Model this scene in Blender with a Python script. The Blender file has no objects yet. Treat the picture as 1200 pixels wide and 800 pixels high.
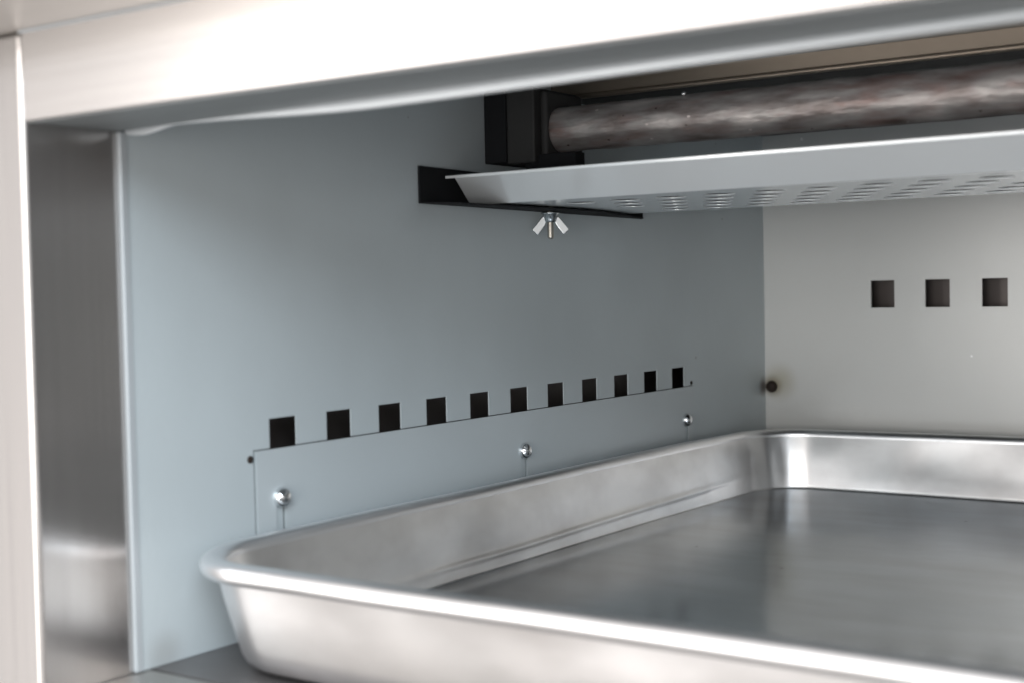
import bpy, math, random
from mathutils import Vector, Matrix, noise
random.seed(7)
S = 0.03          # metres per slot pitch
Z0 = 0.43         # height of the deck in measuring units
def P(x, y, z): return Vector((x*S, y*S, (z-Z0)*S))

# ---------------------------------------------------------------- camera
sc = bpy.context.scene
cd = bpy.data.cameras.new('camera'); cam = bpy.data.objects.new('camera', cd)
sc.collection.objects.link(cam); sc.camera = cam
RT = Vector((0.81838683, 0.57427604, -0.02121393)); UP = Vector((-0.00517324, 0.04427585, 0.99900595)); FW = Vector((-0.57464445, 0.81746356, -0.03920564))
m = Matrix.Identity(4)
for i in range(3): m[i][0] = RT[i]; m[i][1] = UP[i]; m[i][2] = -FW[i]
m.translation = Vector((11.8984*S, -11.85486*S, 4.06657*S)); cam.matrix_world = m
cd.sensor_width = 36; cd.lens = 1630.47/1200*36; cd.clip_start = 0.01; cd.clip_end = 50
cd.dof.use_dof = True; cd.dof.focus_distance = 21.5*S; cd.dof.aperture_fstop = 11

# ---------------------------------------------------------------- world and lamps
w = bpy.data.worlds.new('World'); sc.world = w; w.use_nodes = True
nt = w.node_tree; bg = nt.nodes['Background']
bg.inputs[0].default_value = (1.0, 0.965, 0.94, 1); bg.inputs[1].default_value = 0.95
def area(name, loc, target, sx, sy, power, col):
    l = bpy.data.lights.new(name, 'AREA'); l.shape = 'RECTANGLE'; l.size = sx; l.size_y = sy; l.energy = power; l.color = col
    o = bpy.data.objects.new(name, l); sc.collection.objects.link(o)
    o.location = loc; o.rotation_euler = (Vector(target)-Vector(loc)).to_track_quat('-Z', 'Y').to_euler()
area('window_light', (-0.92, -1.9, -0.12), (0.12, 0, 0.05), 1.3, 1.35, 25, (1.0, 0.95, 0.92))
area('room_light', (1.45, -1.6, 1.15), (0.1, 0.1, 0.08), 1.3, 1.1, 55, (0.82, 0.92, 1.0))
area('fill_light', (0.62, -2.2, 0.16), (0.2, 0.2, 0.09), 0.75, 0.8, 19, (1.0, 0.97, 0.94))  # fill lamp added behind the camera to brighten the back wall
sc.view_settings.view_transform = 'Standard'; sc.view_settings.look = 'None'
sc.view_settings.exposure = 0.25; sc.view_settings.gamma = 1
sc.cycles.use_denoising = True; sc.cycles.denoising_input_passes = 'RGB_ALBEDO_NORMAL'; sc.cycles.denoising_prefilter = 'ACCURATE'; sc.cycles.sample_clamp_indirect = 2.5; sc.cycles.blur_glossy = 1.0; sc.cycles.max_bounces = 14; sc.cycles.glossy_bounces = 8; sc.cycles.diffuse_bounces = 6

# ---------------------------------------------------------------- materials
def mat(name, col, metallic=1.0, rough=0.4, var=0.1, scale=(8, 8, 8), bump=0.0, bscale=None, rvar=0.08, aniso=0.0, spots=None, detail=4, tint=None):
    M = bpy.data.materials.new(name); M.use_nodes = True
    n = M.node_tree; N = n.nodes; L = n.links; b = N['Principled BSDF']
    b.inputs['Metallic'].default_value = metallic
    tc = N.new('ShaderNodeTexCoord'); mp = N.new('ShaderNodeMapping'); mp.inputs['Scale'].default_value = scale
    L.new(tc.outputs['Object'], mp.inputs[0])
    t = N.new('ShaderNodeTexNoise'); t.inputs['Scale'].default_value = 1; t.inputs['Detail'].default_value = detail; L.new(mp.outputs[0], t.inputs['Vector'])
    r = N.new('ShaderNodeMix'); r.data_type = 'RGBA'
    mr = N.new('ShaderNodeMapRange'); mr.inputs[1].default_value = 0.3; mr.inputs[2].default_value = 0.7; L.new(t.outputs['Fac'], mr.inputs[0])
    c2 = tint or tuple(c*(1-var) for c in col)
    r.inputs[6].default_value = (*col, 1); r.inputs[7].default_value = (*c2, 1)
    L.new(mr.outputs[0], r.inputs[0]); out = r.outputs[2]
    # roughness
    rm = N.new('ShaderNodeMapRange'); rm.inputs[3].default_value = rough-rvar; rm.inputs[4].default_value = rough+rvar
    t2 = N.new('ShaderNodeTexNoise'); t2.inputs['Scale'].default_value = 1.7; t2.inputs['Detail'].default_value = 6; L.new(mp.outputs[0], t2.inputs['Vector'])
    L.new(t2.outputs['Fac'], rm.inputs[0]); L.new(rm.outputs[0], b.inputs['Roughness'])
    if bump:
        mb = N.new('ShaderNodeMapping'); mb.inputs['Scale'].default_value = bscale or scale; L.new(tc.outputs['Object'], mb.inputs[0])
        t3 = N.new('ShaderNodeTexNoise'); t3.inputs['Scale'].default_value = 1; t3.inputs['Detail'].default_value = 5; L.new(mb.outputs[0], t3.inputs['Vector'])
        bp = N.new('ShaderNodeBump'); bp.inputs['Strength'].default_value = 1; bp.inputs['Distance'].default_value = bump
        L.new(t3.outputs['Fac'], bp.inputs['Height']); L.new(bp.outputs[0], b.inputs['Normal'])
    for sp in (spots or []):     # (centre in object space, radius, colour)
        vm = N.new('ShaderNodeVectorMath'); vm.operation = 'DISTANCE'; L.new(tc.outputs['Object'], vm.inputs[0]); vm.inputs[1].default_value = sp[0]-P(11.4, 5, -2.0)   # oven parts are measured from the oven's own base
        ad = N.new('ShaderNodeMath'); ad.operation = 'MULTIPLY_ADD'; L.new(t.outputs['Fac'], ad.inputs[0]); ad.inputs[1].default_value = sp[1]*0.8; L.new(vm.outputs['Value'], ad.inputs[2])
        q = N.new('ShaderNodeMapRange'); q.interpolation_type = 'SMOOTHSTEP'; q.inputs[1].default_value = sp[1]*0.5; q.inputs[2].default_value = sp[1]*1.5; q.inputs[3].default_value = sp[3]; q.inputs[4].default_value = 0; L.new(ad.outputs[0], q.inputs[0])
        mx = N.new('ShaderNodeMix'); mx.data_type = 'RGBA'; L.new(q.outputs[0], mx.inputs[0]); L.new(out, mx.inputs[6]); mx.inputs[7].default_value = (*sp[2], 1); out = mx.outputs[2]
    # fine dust specks
    L.new(out, b.inputs['Base Color'])
    if aniso: b.inputs['Anisotropic'].default_value = aniso
    return M
def specks(M, scale, size, col, seed=0.0, keep=0.75, stretch=(1, 1, 1)):
    n = M.node_tree; N = n.nodes; L = n.links; b = N['Principled BSDF']
    src = b.inputs['Base Color'].links[0].from_socket
    tc = N.new('ShaderNodeTexCoord'); v = N.new('ShaderNodeTexVoronoi'); v.inputs['Scale'].default_value = scale
    mp = N.new('ShaderNodeMapping'); mp.inputs['Location'].default_value = (seed, seed, seed); mp.inputs['Scale'].default_value = stretch
    L.new(tc.outputs['Object'], mp.inputs[0]); L.new(mp.outputs[0], v.inputs['Vector'])
    a = N.new('ShaderNodeMath'); a.operation = 'LESS_THAN'; a.inputs[1].default_value = size; L.new(v.outputs['Distance'], a.inputs[0])
    s = N.new('ShaderNodeSeparateColor'); L.new(v.outputs['Color'], s.inputs[0])
    g = N.new('ShaderNodeMath'); g.operation = 'GREATER_THAN'; g.inputs[1].default_value = keep; L.new(s.outputs[0], g.inputs[0])
    u = N.new('ShaderNodeMath'); u.operation = 'MULTIPLY'; L.new(a.outputs[0], u.inputs[0]); L.new(g.outputs[0], u.inputs[1])
    mx = N.new('ShaderNodeMix'); mx.data_type = 'RGBA'; L.new(u.outputs[0], mx.inputs[0]); L.new(src, mx.inputs[6]); mx.inputs[7].default_value = (*col, 1)
    L.new(mx.outputs[2], b.inputs['Base Color'])
    return M

M = {}
M['liner'] = specks(mat('aluminized_liner_steel', (0.49, 0.54, 0.56), 0.25, 0.50, 0.11, (11, 11, 7), 0.00006, (260, 260, 260), 0.06,
    spots=[((P(0, .0, .9)), .012, (.42, .45, .46), .7), ((P(0, -1.7, .55)), .01, (.33, .34, .34), .6), ((P(0, 13.8, 2.4)), .007, (.16, .13, .11), .8)]), 50, 0.04, (.32, .34, .35), 0.3, .9)
M['liner_back'] = specks(specks(mat('aluminized_back_steel', (0.61, 0.615, 0.60), 0.35, 0.42, 0.10, (7, 7, 7), 0.00006, (240, 240, 240), 0.06,
    spots=[((P(.16, 13.9, 2.42)), .0075, (.10, .075, .04), .97), ((P(.3, 13.9, 2.5)), .013, (.34, .31, .22), .6)]), 60, 0.055, (.85, .85, .85), 1.3, .75), 48, 0.05, (.28, .27, .26), 2.1, .8)
M['damper'] = mat('damper_plate_steel', (0.485, 0.53, 0.55), 0.25, 0.46, 0.07, (9, 9, 9), 0.00006, (260, 260, 260), 0.05)
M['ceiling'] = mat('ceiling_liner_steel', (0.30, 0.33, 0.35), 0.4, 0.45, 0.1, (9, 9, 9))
M['deck'] = mat('deck_steel', (0.24, 0.23, 0.23), 0.8, 0.42, 0.25, (12, 12, 12), 0.0001, (90, 90, 90), 0.1)
M['brush_v'] = mat('brushed_stainless_upright', (0.43, 0.412, 0.402), 0.93, 0.23, 0.06, (300, 300, 6), 0.000012, (900, 900, 12), 0.03)
_b = M['brush_v'].node_tree.nodes['Principled BSDF']; _b.inputs['Coat Weight'].default_value = .35; _b.inputs['Coat Roughness'].default_value = .09
M['soffit'] = mat('shaded_soffit_sheet', (0.21, 0.225, 0.23), 0.5, 0.50, 0.12, (6, 60, 60), 0.00002, (12, 300, 300), 0.05)  # shade under the header put into a darker colour than its steel
M['brush_h'] = mat('brushed_stainless_header', (0.54, 0.52, 0.51), 1.0, 0.22, 0.05, (6, 300, 300), 0.000012, (12, 900, 900), 0.03)
M['brush_soft'] = mat('satin_stainless', (0.50, 0.48, 0.455), 1.0, 0.38, 0.06, (6, 60, 60), 0.000012, (12, 500, 500), 0.03)
M['edge'] = mat('folded_steel_edge', (0.43, 0.46, 0.48), 0.3, 0.42, 0.05, (20, 20, 20))
M['black'] = mat('blackened_steel', (0.012, 0.013, 0.015), 0.0, 0.85, 0.4, (30, 30, 30), 0.0001, (150, 150, 150))
M['black'].node_tree.nodes['Principled BSDF'].inputs['Specular IOR Level'].default_value = 0.2
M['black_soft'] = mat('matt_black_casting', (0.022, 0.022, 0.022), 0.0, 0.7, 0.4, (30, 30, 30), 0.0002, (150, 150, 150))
M['baffle'] = mat('aluminized_baffle_steel', (0.88, 0.92, 0.94), 0.40, 0.18, 0.05, (12, 12, 12), 0.000012, (160, 160, 160), 0.03)
M['zinc'] = mat('zinc_plated_steel', (0.60, 0.63, 0.645), 1.0, 0.20, 0.2, (60, 60, 60))
M['brass'] = mat('yellow_passivated_thread', (0.40, 0.38, 0.34), 1.0, 0.42, 0.15, (60, 60, 60))
M['chrome'] = mat('bright_screw_steel', (0.80, 0.81, 0.82), 1.0, 0.14, 0.08, (60, 60, 60))
M['bronze'] = mat('heat_tinted_steel', (0.46, 0.385, 0.31), 0.8, 0.38, 0.25, (5, 40, 40), 0.00004, (10, 120, 120), 0.06)
M['rear_shade'] = mat('shaded_rear_flange', (0.07, 0.055, 0.05), 0.5, 0.6, 0.3, (40, 40, 40))  # shadow seen through the holes, put into the rear flange's colour
M['rust'] = mat('burnt_rusty_screw', (0.035, 0.022, 0.016), 0.3, 0.7, 0.5, (300, 300, 300), 0.0003, (600, 600, 600))
M['casing'] = mat('dark_outer_casing', (0.11, 0.095, 0.09), 0.5, 0.4, 0.3, (20, 20, 20))

def aluminium(name, rough, base, streak):
    A = mat(name, base, 1.0, rough, 0.16, (16, 16, 30), 0.00007, (45, 45, 60), 0.055)
    n = A.node_tree; N = n.nodes; L = n.links; b = N['Principled BSDF']
    src = b.inputs['Base Color'].links[0].from_socket
    tc = N.new('ShaderNodeTexCoord'); mp = N.new('ShaderNodeMapping'); mp.inputs['Scale'].default_value = streak
    L.new(tc.outputs['Object'], mp.inputs[0])
    t = N.new('ShaderNodeTexNoise'); t.inputs['Scale'].default_value = 1; t.inputs['Detail'].default_value = 3; L.new(mp.outputs[0], t.inputs['Vector'])
    mr = N.new('ShaderNodeMapRange'); mr.inputs[1].default_value = 0.42; mr.inputs[2].default_value = 0.78; mr.inputs[4].default_value = .42; L.new(t.outputs['Fac'], mr.inputs[0])
    mx = N.new('ShaderNodeMix'); mx.data_type = 'RGBA'; L.new(mr.outputs[0], mx.inputs[0]); L.new(src, mx.inputs[6]); mx.inputs[7].default_value = (.40, .37, .36, 1)
    L.new(mx.outputs[2], b.inputs['Base Color'])
    return A
M['alu'] = aluminium('worn_aluminium_side', 0.335, (0.95, 0.94, 0.935), (30, 30, 40))
M['alu_out'] = aluminium('clouded_aluminium_outside', 0.345, (0.87, 0.865, 0.87), (18, 18, 30))
M['alu_floor'] = specks(specks(specks(aluminium('worn_aluminium_floor', 0.165, (0.72, 0.75, 0.78), (14, 50, 20)), 60, 0.05, (.16, .15, .14), 0.7, .6), 30, 0.07, (.20, .19, .18), 3.7, .5, (.22, 1.6, 1)), 26, 0.02, (.9, .9, .9), 5.1, .4, (.9, .12, 1))
M['alu_rim'] = mat('polished_aluminium_rim', (0.93, 0.93, 0.94), 1.0, 0.34, 0.08, (40, 40, 40), 0.00003, (120, 120, 120), 0.05)

def pipe_material():
    A = bpy.data.materials.new('scaled_rusty_pipe'); A.use_nodes = True
    n = A.node_tree; N = n.nodes; L = n.links; b = N['Principled BSDF']
    tc = N.new('ShaderNodeTexCoord')
    def noi(scale, det, dist=0.0, loc=(0, 0, 0)):
        mp = N.new('ShaderNodeMapping'); mp.inputs['Scale'].default_value = scale; mp.inputs['Location'].default_value = loc; L.new(tc.outputs['Object'], mp.inputs[0])
        t = N.new('ShaderNodeTexNoise'); t.inputs['Scale'].default_value = 1; t.inputs['Detail'].default_value = det; t.inputs['Distortion'].default_value = dist; L.new(mp.outputs[0], t.inputs['Vector']); return t.outputs['Fac']
    def ramp(f, stops):
        r = N.new('ShaderNodeValToRGB'); e = r.color_ramp.elements
        e[0].position, e[0].color = stops[0][0], (*stops[0][1], 1); e[1].position, e[1].color = stops[-1][0], (*stops[-1][1], 1)
        for p, c in stops[1:-1]: k = e.new(p); k.color = (*c, 1)
        L.new(f, r.inputs[0]); return r.outputs[0]
    base = ramp(noi((42, 130, 130), 12), [(0.30, (.14, .11, .10)), (0.43, (.29, .26, .25)), (0.55, (.40, .38, .37)), (0.72, (.62, .58, .56))])
    red = ramp(noi((45, 160, 160), 7, .2, (3, 1, 2)), [(0.50, (0, 0, 0)), (0.66, (1, 1, 1))])
    mx = N.new('ShaderNodeMix'); mx.data_type = 'RGBA'; L.new(base, mx.inputs[6]); mx.inputs[7].default_value = (.23, .105, .085, 1)
    mm = N.new('ShaderNodeMath'); mm.operation = 'MULTIPLY'; mm.inputs[1].default_value = .42
    L.new(red, mm.inputs[0]); L.new(mm.outputs[0], mx.inputs[0]); L.new(mx.outputs[2], b.inputs['Base Color'])
    b.inputs['Metallic'].default_value = 0.6; b.inputs['Roughness'].default_value = 0.46
    bp = N.new('ShaderNodeBump'); bp.inputs['Distance'].default_value = 0.0006; L.new(noi((90, 320, 320), 9), bp.inputs['Height']); L.new(bp.outputs[0], b.inputs['Normal'])
    return A
M['pipe'] = specks(specks(pipe_material(), 230, 0.09, (.06, .035, .03), 0.3, .72, (.6, 1, 1)), 190, 0.09, (.66, .60, .58), 4.3, .80, (.6, 1, 1))

# ---------------------------------------------------------------- helpers
def obj(name, vf, material, parent=None, smooth=False, bevel=0, segs=3, loc=None, solid=0):
    v, f = vf
    base = Vector((0, 0, 0))
    p = parent
    while p: base += p.location; p = p.parent
    if loc is not None and parent is None: base = loc
    me = bpy.data.meshes.new(name); me.from_pydata([tuple(Vector(a)-base) for a in v], [], f); me.validate(); me.update()
    o = bpy.data.objects.new(name, me); sc.collection.objects.link(o)
    if loc is not None and parent is None: o.location = loc
    if parent: o.parent = parent
    me.materials.append(material)
    import bmesh
    b = bmesh.new(); b.from_mesh(me); bmesh.ops.remove_doubles(b, verts=b.verts, dist=1e-6); bmesh.ops.recalc_face_normals(b, faces=b.faces); b.to_mesh(me); b.free()
    if smooth:
        for q in me.polygons: q.use_smooth = True
    if bevel:
        d = o.modifiers.new('bevel', 'BEVEL'); d.width = bevel*S; d.segments = segs; d.limit_method = 'ANGLE'; d.angle_limit = math.radians(35)
        for q in me.polygons: q.use_smooth = True
        d.harden_normals = True
    return o
def thing(name, label, cat, loc, group=None):
    o = bpy.data.objects.new(name, None); sc.collection.objects.link(o); o.location = loc; o.empty_display_size = 0.02
    o['label'] = label; o['category'] = cat
    if group: o['group'] = group
    return o
def box(x0, x1, y0, y1, z0, z1):
    v = [P(x, y, z) for x in (x0, x1) for y in (y0, y1) for z in (z0, z1)]
    return v, [(0, 1, 3, 2), (4, 6, 7, 5), (0, 4, 5, 1), (2, 3, 7, 6), (0, 2, 6, 4), (1, 5, 7, 3)]
def join(*vfs):
    V = []; F = []
    for v, f in vfs:
        k = len(V); V += list(v); F += [tuple(i+k for i in q) for q in f]
    return V, F
def plate(fn, u0, u1, v0, v1, holes, t0, t1):
    """flat sheet with rectangular cut-outs; fn(u,v,t) -> point"""
    us = sorted({u0, u1, *[h[0] for h in holes], *[h[1] for h in holes]}); vs = sorted({v0, v1, *[h[2] for h in holes], *[h[3] for h in holes]})
    us = [u for u in us if u0 <= u <= u1]; vs = [v for v in vs if v0 <= v <= v1]
    def solid(i, j):
        if i < 0 or j < 0 or i >= len(us)-1 or j >= len(vs)-1: return False
        cu = (us[i]+us[i+1])/2; cv = (vs[j]+vs[j+1])/2
        return not any(h[0] < cu < h[1] and h[2] < cv < h[3] for h in holes)
    V = []; F = []
    def q(*pts):
        k = len(V); V.extend(pts); F.append((k, k+1, k+2, k+3))
    for i in range(len(us)-1):
        for j in range(len(vs)-1):
            if not solid(i, j): continue
            a, b, c, d = us[i], us[i+1], vs[j], vs[j+1]
            for t in (t0, t1): q(fn(a, c, t), fn(b, c, t), fn(b, d, t), fn(a, d, t))
            if not solid(i-1, j): q(fn(a, c, t0), fn(a, d, t0), fn(a, d, t1), fn(a, c, t1))
            if not solid(i+1, j): q(fn(b, c, t0), fn(b, d, t0), fn(b, d, t1), fn(b, c, t1))
            if not solid(i, j-1): q(fn(a, c, t0), fn(b, c, t0), fn(b, c, t1), fn(a, c, t1))
            if not solid(i, j+1): q(fn(a, d, t0), fn(b, d, t0), fn(b, d, t1), fn(a, d, t1))
    return V, F
def lathe(profile, centre, axis, n=24, ref=None):
    """profile: list of (distance along axis, radius)"""
    a = Vector(axis).normalized(); e1 = a.orthogonal().normalized() if ref is None else Vector(ref).normalized(); e2 = a.cross(e1)
    V = []; F = []
    for (h, r) in profile:
        for k in range(n):
            t = 2*math.pi*k/n; V.append(centre + a*h*S + (e1*math.cos(t)+e2*math.sin(t))*r*S)
    for i in range(len(profile)-1):
        for k in range(n): F.append((i*n+k, i*n+(k+1) % n, (i+1)*n+(k+1) % n, (i+1)*n+k))
    F.append(tuple(range(n))); F.append(tuple((len(profile)-1)*n+k for k in range(n)))
    return V, F
def extrude(poly, d):
    n = len(poly); V = [Vector(p) for p in poly]+[Vector(p)+Vector(d) for p in poly]
    return V, [tuple(range(n)), tuple(range(n, 2*n))]+[(i, (i+1) % n, n+(i+1) % n, n+i) for i in range(n)]

W = 22.8; D = 13.9          # oven width and depth in slot pitches
# ================================================================ the oven and its fixed parts
oven = thing('oven', 'stainless steel oven cabinet seen through its open front, with grey sheet metal lining', 'oven', P(11.4, 5, -2.0))
FY = -3.24; RY = -2.06; CT = 7.62
# side liner with a row of slots
slots = [(k, k+.461, 2.50, 2.992) for k in range(11)]
grooves = [(-.272, -.245, .9, 2.645), (-.272, 10.79, 2.626, 2.640)] + [(y+a, y+a+g, .9, 1.96) for y in (.146, 5.30, 10.47) for a, g in ((-.080, .022), (.046, .034))]
def side(x, sgn, name, label=None):
    o = obj(name, plate(lambda u, v, t: P(x - sgn*t, u, v), -2.0, D+.02, .435, 7.9, slots+grooves, 0, .02), M['liner'], oven)
    if label: o['label'] = label
    return o
left = side(0, 1, 'side_panel', 'left lining wall with eleven slots')
right = side(W, -1, 'side_panel', 'right lining wall')
# turned front edges of the lining (a bright strip)
for x0, x1, nm in ((-.048, .010, 'liner_edge'), (W-.010, W+.048, 'liner_edge')):
    obj(nm, box(x0, x1, -2.09, -2.0, .435, 6.22), M['edge'], oven, bevel=.008)
bslots = [(2.213+1.05*i, 2.213+1.05*i+.461, 3.945, 4.464) for i in range(-1, 18) if i >= 0]
obj('back_panel', plate(lambda u, v, t: P(u, D+t, v), -.02, W+.02, .435, 7.9, bslots, 0, .045), M['liner_back'], oven)
obj('ceiling_panel', box(-.02, W+.02, -2.0, D, CT, CT+.05), M['ceiling'], oven)
obj('deck_panel', plate(lambda u, v, t: P(u, v, .43-t), -.05, W+.05, -1.87, D+.05, [], 0, .05), M['deck'], oven)
# casing behind the slots
obj('outer_casing', join(box(-.75, -.70, -1.9, D+.7, -.2, 8.4), box(W+.70, W+.75, -1.9, D+.7, -.2, 8.4), box(-.75, W+.75, D+.65, D+.7, -.2, 8.4),
    box(-.75, W+.75, -1.9, D+.7, 8.4, 8.45), box(-.75, W+.75, -1.9, D+.7, -.25, -.2)), M['casing'], oven)
# front frame
obj('front_post', box(-3.0, -.05, FY, -2.03, -2.0, 7.125), M['brush_v'], oven, bevel=.06, segs=4)['label'] = 'brushed upright at the left of the opening'
obj('front_post', box(W+.05, W+3.0, FY, -2.03, -2.0, 7.125), M['brush_v'], oven, bevel=.07, segs=4)['label'] = 'brushed upright at the right of the opening'
hv, hf = box(-.045, W+.045, FY, RY, 6.235, 7.15)
hv = [p + Vector((0, 0, .0065*(W if p.x > .1 else 0)*S if p.z < P(0, 0, 6.5).z and p.y > -.07 else 0)) for p in hv]
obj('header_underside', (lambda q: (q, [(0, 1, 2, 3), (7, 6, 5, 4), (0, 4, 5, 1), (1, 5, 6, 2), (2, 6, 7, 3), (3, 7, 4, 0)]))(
    [P(-.04, FY+.05, 6.229), P(W+.04, FY+.05, 6.229), P(W+.04, RY-.002, 6.229+.0065*W), P(-.04, RY-.002, 6.229), P(-.04, FY+.05, 6.26), P(W+.04, FY+.05, 6.26), P(W+.04, RY-.002, 6.26+.0065*W), P(-.04, RY-.002, 6.26)]), M['soffit'], oven)  # thin sheet added to carry the darkened underside colour
obj('header', (hv, hf), M['brush_h'], oven, bevel=.035, segs=4)
obj('control_panel', box(-3.0, W+3.0, FY-1.3, -1.9, 7.128, 10.0), M['brush_soft'], oven, bevel=.05)
obj('header_highlight_bead', lathe([(0, .016), (W+.1, .016)], P(-.05, FY-.008, 7.12), (1, 0, 0), 10), M['edge'], oven, smooth=True)  # added bead, stands in for the highlight along the header's top edge
obj('front_sill', box(-.045, W+.045, FY, -1.885, -2.0, .425), M['brush_soft'], oven, bevel=.03)
# wavy pale lip of the ceiling lining, hanging just behind the header
def lip():
    V = []; F = []; n = 160; rows = 7
    for i in range(n+1):
        x = .09 + (W-.2)*(i/n)**1.8
        t = .055+.03*math.exp(-((x-.38)/.3)**2) if x < .9 else .035
        if x < 3.6: t = max(.02, .085*math.exp(-((x-.35)/.42)**2)) + .092*(lambda q: q*q*(3-2*q))(max(0, min(1, (x-.6)/3.0)))
        else: t = .112-.036*(1-math.exp(-((x-3.6)/3)**2))+.004*math.sin((x-3.6)**2*.1)
        if i == 0: t = .03
        for j in range(rows+1):
            s = j/rows; a = s*math.pi
            # half-round fold: front bulge from top to bottom
            V.append(P(x, -2.065 - .018*math.sin(a), 6.243 + .0065*x - t*(1-math.cos(a))/2))
    for i in range(n):
        for j in range(rows):
            a = i*(rows+1)+j; F.append((a, a+1, a+rows+2, a+rows+1))
    # rear sheet running up behind the fold
    k = len(V)
    for i in range(n+1): V.append(P((V[i*(rows+1)][0])/S, -1.99, 6.36)); V.append(P((V[i*(rows+1)][0])/S, -1.99, 7.62))
    for i in range(n):
        a = i*(rows+1)+rows; F.append((a, a+rows+1, k+2*(i+1), k+2*i)); F.append((k+2*i, k+2*i+2, k+2*i+3, k+2*i+1))
    return V, F
o = obj('ceiling_lip', lip(), M['edge'], oven, smooth=True)

# sliding damper plate over the lower part of the side slots, with slits for its screws
ys = [.146, 5.30, 10.47]
slits = [(y-.080, y+.078, .9, 2.0) for y in ys]
dp = obj('damper_plate', plate(lambda u, v, t: P(t, u, v), -.245, 10.79, .46, 2.628, slits, .012, .020), M['damper'], oven)
dpr = obj('damper_plate', plate(lambda u, v, t: P(W-t, u, v), -.245, 10.79, .46, 2.628, slits, .012, .020), M['damper'], oven)
def screw(pos, axis, r, name='screw', mt='chrome'):
    prof = [(-.03, r*1.02), (.0, r*1.02), (.014, r)] + [(.014+r*.85*math.sin(a), r*math.cos(a)) for a in [i*math.pi/2/8 for i in range(1, 8)]] + [(.014+r*.85, r*.05)]
    s = obj(name, lathe(prof, pos, axis), M[mt], oven, smooth=True)
    a = Vector(axis).normalized(); e1 = Vector((0, 0, 1)); e2 = a.cross(e1)
    c = pos+a*(r*.86*S+.014*S)
    rr = r*.5*S; ww = r*.09*S
    vf = []
    for u, v in ((e1+e2, e1-e2), (e1-e2, e1+e2)):
        u = u.normalized(); v = v.normalized()
        vf.append(extrude([c-u*rr-v*ww-a*.035*S, c+u*rr-v*ww-a*.035*S, c+u*rr+v*ww-a*.035*S, c-u*rr+v*ww-a*.035*S], a*.012*S))
    return s
for y, rr in zip(ys, (.125, .12, .115)):
    screw(P(.022, y, 2.035), (1, 0, 0), rr)
    screw(P(W-.022, y, 2.035), (-1, 0, 0), rr)
for (y, z, r) in ((-.328, 2.54, .045), (10.72, 2.687, .035)):
    obj('rivet', lathe([(-.01, r), (.012, r), (.02, r*.6)], P(0, y, z), (1, 0, 0), 14), M['rust'], oven)
obj('rusty_screw', lathe([(-.02, .115), (.02, .12), (.07, .105), (.10, .08), (.105, .03)], P(.14, D, 2.40), (0, -1, 0), 16), M['rust'], oven, smooth=True)
obj('rusty_screw', lathe([(-.02, .115), (.02, .12), (.07, .105), (.10, .08), (.105, .03)], P(W-.14, D, 2.40), (0, -1, 0), 16), M['rust'], oven, smooth=True)

# black angle brackets under the ends of the baffle
def bracket(x, s):
    up_ = extrude([P(x+s*.003, 2.93, 5.665), P(x+s*.003, 9.0, 5.63), P(x+s*.003, 9.0, 6.09), P(x+s*.003, 2.93, 6.155)], (s*.03*S, 0, 0))
    fl = extrude([P(x+s*.003, 2.93, 5.648), P(x+s*.70, 2.94, 5.612), P(x+s*.70, 6.0, 5.615), P(x+s*.60, 6.7, 5.617), P(x+s*.16, 8.8, 5.60), P(x+s*.003, 9.0, 5.60)], (0, 0, .018*S))
    return obj('support_bracket', join(up_, fl), M['black'], oven)
bracket(0, 1); bracket(W, -1)

# burner tube and its holders
def holder(x, s):
    h = obj('burner_holder', join(box(*sorted((x+s*.002, x+s*.38)), 4.48, 5.7, 6.27, 7.285)), M['black'], oven, bevel=.015)
    k = obj('socket', box(*sorted((x+s*.38, x+s*.86)), 4.50, 5.66, 6.24, 7.30), M['black_soft'], oven, bevel=.03)
    c = obj('collar', box(*sorted((x+s*.86, x+s*.985)), 4.64, 5.6, 6.22, 7.26), M['black_soft'], oven, bevel=.05)
    f = obj('foot', box(*sorted((x+s*.62, x+s*1.48)), 4.60, 4.85, 6.17, 6.36), M['black'], oven, bevel=.02)
    if x > 1: h['label'] = 'black holder at the right end of the burner tube'
holder(0, 1); holder(W, -1)
def tube():
    V = []; F = []; n = 40; m_ = 260
    for i in range(m_+1):
        x = .94 + (W-1.88)*i/m_
        for k in range(n):
            a = 2*math.pi*k/n
            p = Vector((x*2.2, math.cos(a)*1.4, math.sin(a)*1.4))
            r = .318 + .012*noise.noise(p) + .007*noise.noise(p*3.1)
            zc = 6.725 - .0045*(x-1)
            V.append(P(x, 5.0+r*math.cos(a), zc+r*math.sin(a)))
    for i in range(m_):
        for k in range(n): F.append((i*n+k, i*n+(k+1) % n, (i+1)*n+(k+1) % n, (i+1)*n+k))
    F.append(tuple(range(n))); F.append(tuple(m_*n+k for k in range(n)))
    return V, F
obj('burner_tube', tube(), M['pipe'], oven, smooth=True)
# small bright drop of weld on top of the tube
obj('weld_bead', lathe([(-.02, .03), (.0, .04), (.02, .028), (.03, .01)], P(3.05, 4.86, 7.03), (0, -.3, 1), 12), M['chrome'], oven, smooth=True)
# heat tinted deflector above and behind the tube: face, rolled bottom lip, dark underside
pr = [(6.25, 7.615), (6.25, 7.425)]+[(6.25, 7.41), (6.215, 7.385)]+[(6.25-.04*math.cos(t), 7.365-.04*math.sin(t)) for t in [math.pi*k/8 for k in range(0, 9)]]+[(6.30, 7.47), (6.29, 7.48), (6.29, 7.615)]
obj('heat_deflector', extrude([P(.01, y, z) for y, z in pr], ((W-.02)*S, 0, 0)), M['bronze'], oven)
obj('deflector_shade_sheet', box(.01, W-.01, 6.33, 13.88, 7.385, 7.44), M['black_soft'], oven)  # black sheet added for the shade under the deflector

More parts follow.
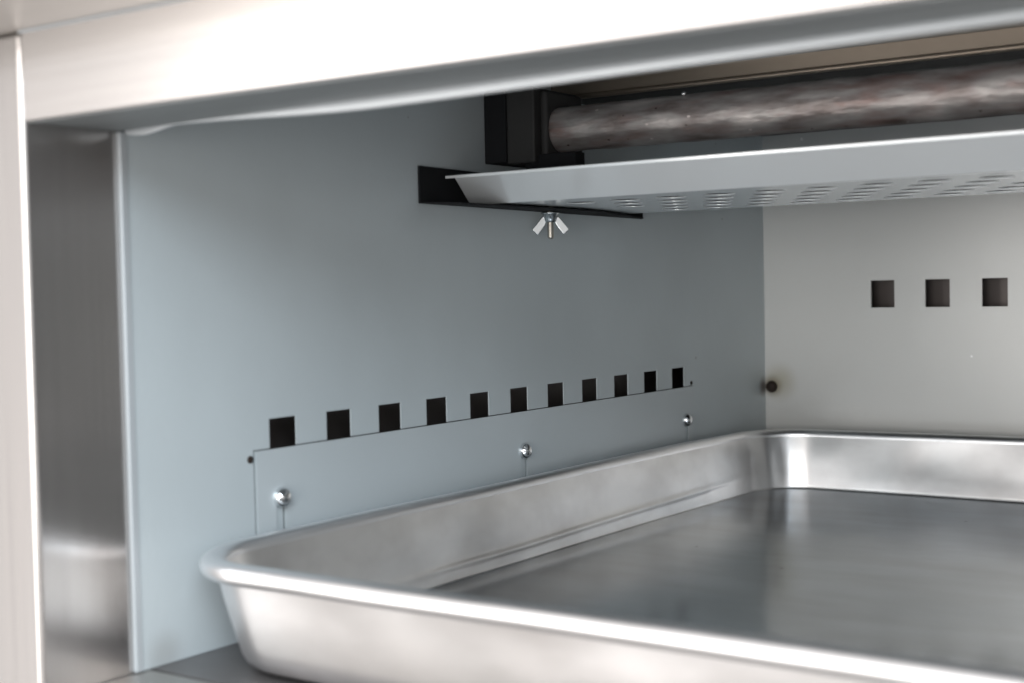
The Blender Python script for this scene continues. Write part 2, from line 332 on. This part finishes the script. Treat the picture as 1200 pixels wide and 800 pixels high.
# ================================================================ the perforated baffle
baf = thing('perforated_baffle', 'pale grey perforated metal tray with a sloping front flange, below the rusty burner tube', 'tray', P(11.4, 6, 5.66))
BX0, BX1 = .06, W-.06
zb = 5.66
pit, rp, rh = .722, .70, .215
rows = 5; yr0 = 4.90
def perforated():
    V = []; F = []; T = .012; n = 24
    def q(*p):
        k = len(V); V.extend(p); F.append(tuple(range(k, k+len(p))))
    ya = yr0 - rp/2; yb = yr0+(rows-.5)*rp
    for (a, b) in ((4.04, ya), (yb, 8.25)):
        for z in (zb, zb+T): q(P(BX0, a, z), P(BX1, a, z), P(BX1, b, z), P(BX0, b, z))
    q(P(BX0, 8.25, zb), P(BX1, 8.25, zb), P(BX1, 8.25, zb+T), P(BX0, 8.25, zb+T))
    for r in range(rows):
        yc = yr0+r*rp; y0 = yc-rp/2; y1 = yc+rp/2
        xs = 3.531 - .361*(r % 2)
        first = xs; 
        while first-pit-pit/2 > BX0+.9: first -= pit
        k = int((BX1-.9-first+pit/2)/pit)
        cx = [first+pit*i for i in range(k)]
        for z in (zb, zb+T):
            q(P(BX0, y0, z), P(cx[0]-pit/2, y0, z), P(cx[0]-pit/2, y1, z), P(BX0, y1, z))
            q(P(cx[-1]+pit/2, y0, z), P(BX1, y0, z), P(BX1, y1, z), P(cx[-1]+pit/2, y1, z))
        for c in cx:
            def ring(z, rad): return [P(c+rad*math.cos(2*math.pi*i/n), yc+rad*math.sin(2*math.pi*i/n), z) for i in range(n)]
            def sq(z):
                o_ = []
                for i in range(n):
                    t = 2*math.pi*i/n; cc, ss = math.cos(t), math.sin(t); s = 1/max(abs(cc), abs(ss)); o_.append(P(c+pit/2*cc*s, yc+rp/2*ss*s, z))
                return o_
            for z in (zb, zb+T):
                A = ring(z, rh); B = sq(z)
                for i in range(n): j = (i+1) % n; q(A[i], A[j], B[j], B[i])
            A = ring(zb, rh); B = ring(zb+T, rh)
            for i in range(n): j = (i+1) % n; q(A[i], A[j], B[j], B[i])
    return V, F
obj('perforated_sheet', perforated(), M['baffle'], baf)
# sloping front flange with a thin lip; end tabs folded away
fy0, fz0, fy1, fz1 = 4.04, zb, 3.42, 6.00
def flange():
    a = join(extrude([P(BX0-.0, fy0, fz0), P(BX1, fy0, fz0), P(BX1-.04, fy1, fz1), P(BX0+.20, fy1, fz1)], (0, .03*S, .045*S)))
    b = extrude([P(.10, fy1, fz1+.002), P(W-.10, fy1, fz1+.002), P(W-.10, fy1-.01, fz1+.035), P(.10, fy1-.01, fz1+.035)], (0, .05*S, .012*S))
    return join(a, b)
obj('front_flange', flange(), M['baffle'], baf)
obj('rear_flange', extrude([P(BX0, 8.25, zb), P(BX1, 8.25, zb), P(BX1, 8.65, 5.95), P(BX0, 8.65, 5.95)], (0, -.03*S, .045*S)), M['rear_shade'], baf)
# wing nuts under the brackets
def wing_nut(bx, by):
    c = P(bx, by, 5.60); dn = Vector((0, 0, -1))
    nut = obj('wing_nut', join(lathe([(0, .14), (.02, .145), (.03, .12), (.12, .095), (.15, .08)], c, dn, 20)), M['zinc'], baf, smooth=True)
    obj('bolt', lathe([(-.07, .05)]+[(-.05+.018*i, .052 if i % 2 else .043) for i in range(24)]+[(.40, .03)], c, dn, 14), M['brass'], nut, smooth=True)
    h = Vector((RT.x, RT.y, 0)).normalized(); nn = Vector((-h.y, h.x, 0))
    for s in (-1, 1):
        d = (h*s*.57+dn*.82).normalized(); p = (h*s*.82-dn*.57).normalized()
        st = c+h*s*.06*S+dn*.05*S
        poly = [st-p*.03*S, st+d*.13*S-p*.062*S, st+d*.30*S-p*.058*S, st+d*.315*S-p*.04*S, st+d*.30*S+p*.055*S, st+d*.285*S+p*.062*S, st+d*.05*S+p*.045*S]
        obj('wing', extrude([q-nn*.024*S for q in poly], nn*.048*S), M['zinc'], nut, bevel=.014, segs=2)
    return nut
wing_nut(.30, 5.72); wing_nut(W-.30, 5.72)

# ================================================================ the sheet pan
pan = thing('sheet_pan', 'large shallow aluminium baking pan with a rounded rolled rim, lying on the oven floor', 'baking pan', P(11.3, 5.6, .44))
def outline(d, n_c=26, ns=(60, 90)):
    """points round a rounded rectangle inset by d, with direction info"""
    x0, x1, y0, y1 = .20+d, 22.31-d, -1.97+d, 13.17-d
    r = max(1.15-d*.55, .3); pts = []
    def line(a, b, n):
        for i in range(n): t = i/n; pts.append((a[0]+(b[0]-a[0])*t, a[1]+(b[1]-a[1])*t))
    def arc(cx, cy, a0):
        for i in range(n_c): t = a0+(math.pi/2)*i/n_c; pts.append((cx+r*math.cos(t), cy+r*math.sin(t)))
    arc(x0+r, y0+r, math.pi); line((x0+r, y0), (x1-r, y0), ns[1])
    arc(x1-r, y0+r, 1.5*math.pi); line((x1, y0+r), (x1, y1-r), ns[0])
    arc(x1-r, y1-r, 0); line((x1-r, y1), (x0+r, y1), ns[1])
    arc(x0+r, y1-r, .5*math.pi); line((x0, y1-r), (x0, y0+r), ns[0])
    return pts
def sm(a, b, t): t = max(0, min(1, (t-a)/(b-a))); return t*t*(3-2*t)
def warp(x, y, z, nx, ny, wall=1.0):
    """hand-bent sheet: gentle bow, sag and dents pushed along the outline's normal (nx, ny)"""
    h = max(0, min(1, (z-.5)/1.1))
    bow = .10*math.sin(math.pi*max(0, min(1, (x-.3)/22)))*h*sm(6, 12, y)
    w_ = noise.noise(Vector((x*.35, y*.35, z*.8)))*.035 + noise.noise(Vector((x*1.1+5, y*1.1, z*1.2)))*.015 + noise.noise(Vector((x*2.9, y*2.9+4, z*2.2)))*.005
    w_ += .007*math.sin(15*math.atan2(ny, nx)+1.1)*abs(nx*ny)*2
    k = (math.sin(math.pi*h)+.25)*wall
    # pressed crease low on the left wall, fading out towards both ends
    cr = .022*math.exp(-((z-(.765+.0009*y*y))/.04)**2)*sm(0, 5, y)*(1-sm(9, 12.6, y))*max(0, -nx)*wall
    zz = z + .018*noise.noise(Vector((x*.3, y*.3, 3.3))) - .035*h*sm(8, 0, x)*sm(9, 13, y)
    return (x + nx*(w_*k-cr), y + ny*w_*k + bow, zz)
def normals(o_):
    n = len(o_); out = []
    for i in range(n):
        ax, ay = o_[i-2]; bx, by = o_[(i+2) % n]; tx, ty = bx-ax, by-ay; l = math.hypot(tx, ty); out.append((ty/l, -tx/l))
    return out
def rings(prof):
    V = []; n = None; nm = normals(outline(.2))
    for d, z in prof:
        o_ = outline(d); n = len(o_)
        V += [P(*warp(x, y, z, nx, ny)) for (x, y), (nx, ny) in zip(o_, nm)]
    F = []
    for i in range(len(prof)-1):
        for k in range(n): F.append((i*n+k, i*n+(k+1) % n, (i+1)*n+(k+1) % n, (i+1)*n+k))
    return V, F, n
def arcp(cd_, cz, r, a0, a1, n): return [(cd_-r*math.cos(a0+(a1-a0)*i/n), cz+r*math.sin(a0+(a1-a0)*i/n)) for i in range(n+1)]
R = .118
zr = 1.592
# rolled rim: almost a full roll, open underneath towards the wall
rimp = arcp(R, zr, R, math.radians(-75), math.radians(190), 18)
v, f, n = rings(rimp); obj('rim', (v, f), M['alu_rim'], pan, smooth=True)
# inner wall with a crease, cove to the floor
inner = [(2*R-.004+(.415-2*R)*((zr-z)/(zr-.625)), z) for z in (zr, 1.45, 1.3, 1.15, 1.02, .94, .89, .86, .84, .82, .80, .78, .76, .74, .72, .70, .68, .66, .645)] + [(.410, .606), (.416, .596), (.425, .591), (.435, .590)]
v, f, n = rings(inner); obj('inner_wall', (v, f), M['alu'], pan, smooth=True)
outer = [(.145, 1.50), (.16, 1.44), (.19, 1.28), (.225, 1.1), (.26, .92), (.30, .76), (.335, .64), (.375, .56), (.43, .505), (.50, .475), (.58, .467)]
v, f, n = rings(outer); obj('outer_wall', (v, f), M['alu_out'], pan, smooth=True)
def floor_mesh(d, z, amp=1.0):
    o_ = outline(d); nm = normals(outline(.2)); V = [P(*warp(x, y, z, nx, ny)) for (x, y), (nx, ny) in zip(o_, nm)]; n = len(V); F = []
    prev = list(range(n)); c = (11.3, 5.6)
    steps = 26
    for s in range(1, steps+1):
        t = 1-(s/steps)*.985
        ring = []
        for x, y in o_:
            X = c[0]+(x-c[0])*t; Y = c[1]+(y-c[1])*t
            zz = z + amp*(.018*noise.noise(Vector((X*.3, Y*.3, 3.3))) + (1-t**6)*.010*noise.noise(Vector((X*.5, Y*.5, 9))))
            ring.append(len(V)); V.append(P(X, Y, zz))
        for k in range(n): F.append((prev[k], prev[(k+1) % n], ring[(k+1) % n], ring[k]))
        prev = ring
    F.append(tuple(prev)); return V, F
obj('pan_floor', floor_mesh(.435, .590), M['alu_floor'], pan, smooth=True)
obj('underside', floor_mesh(.58, .467), M['alu'], pan, smooth=True)
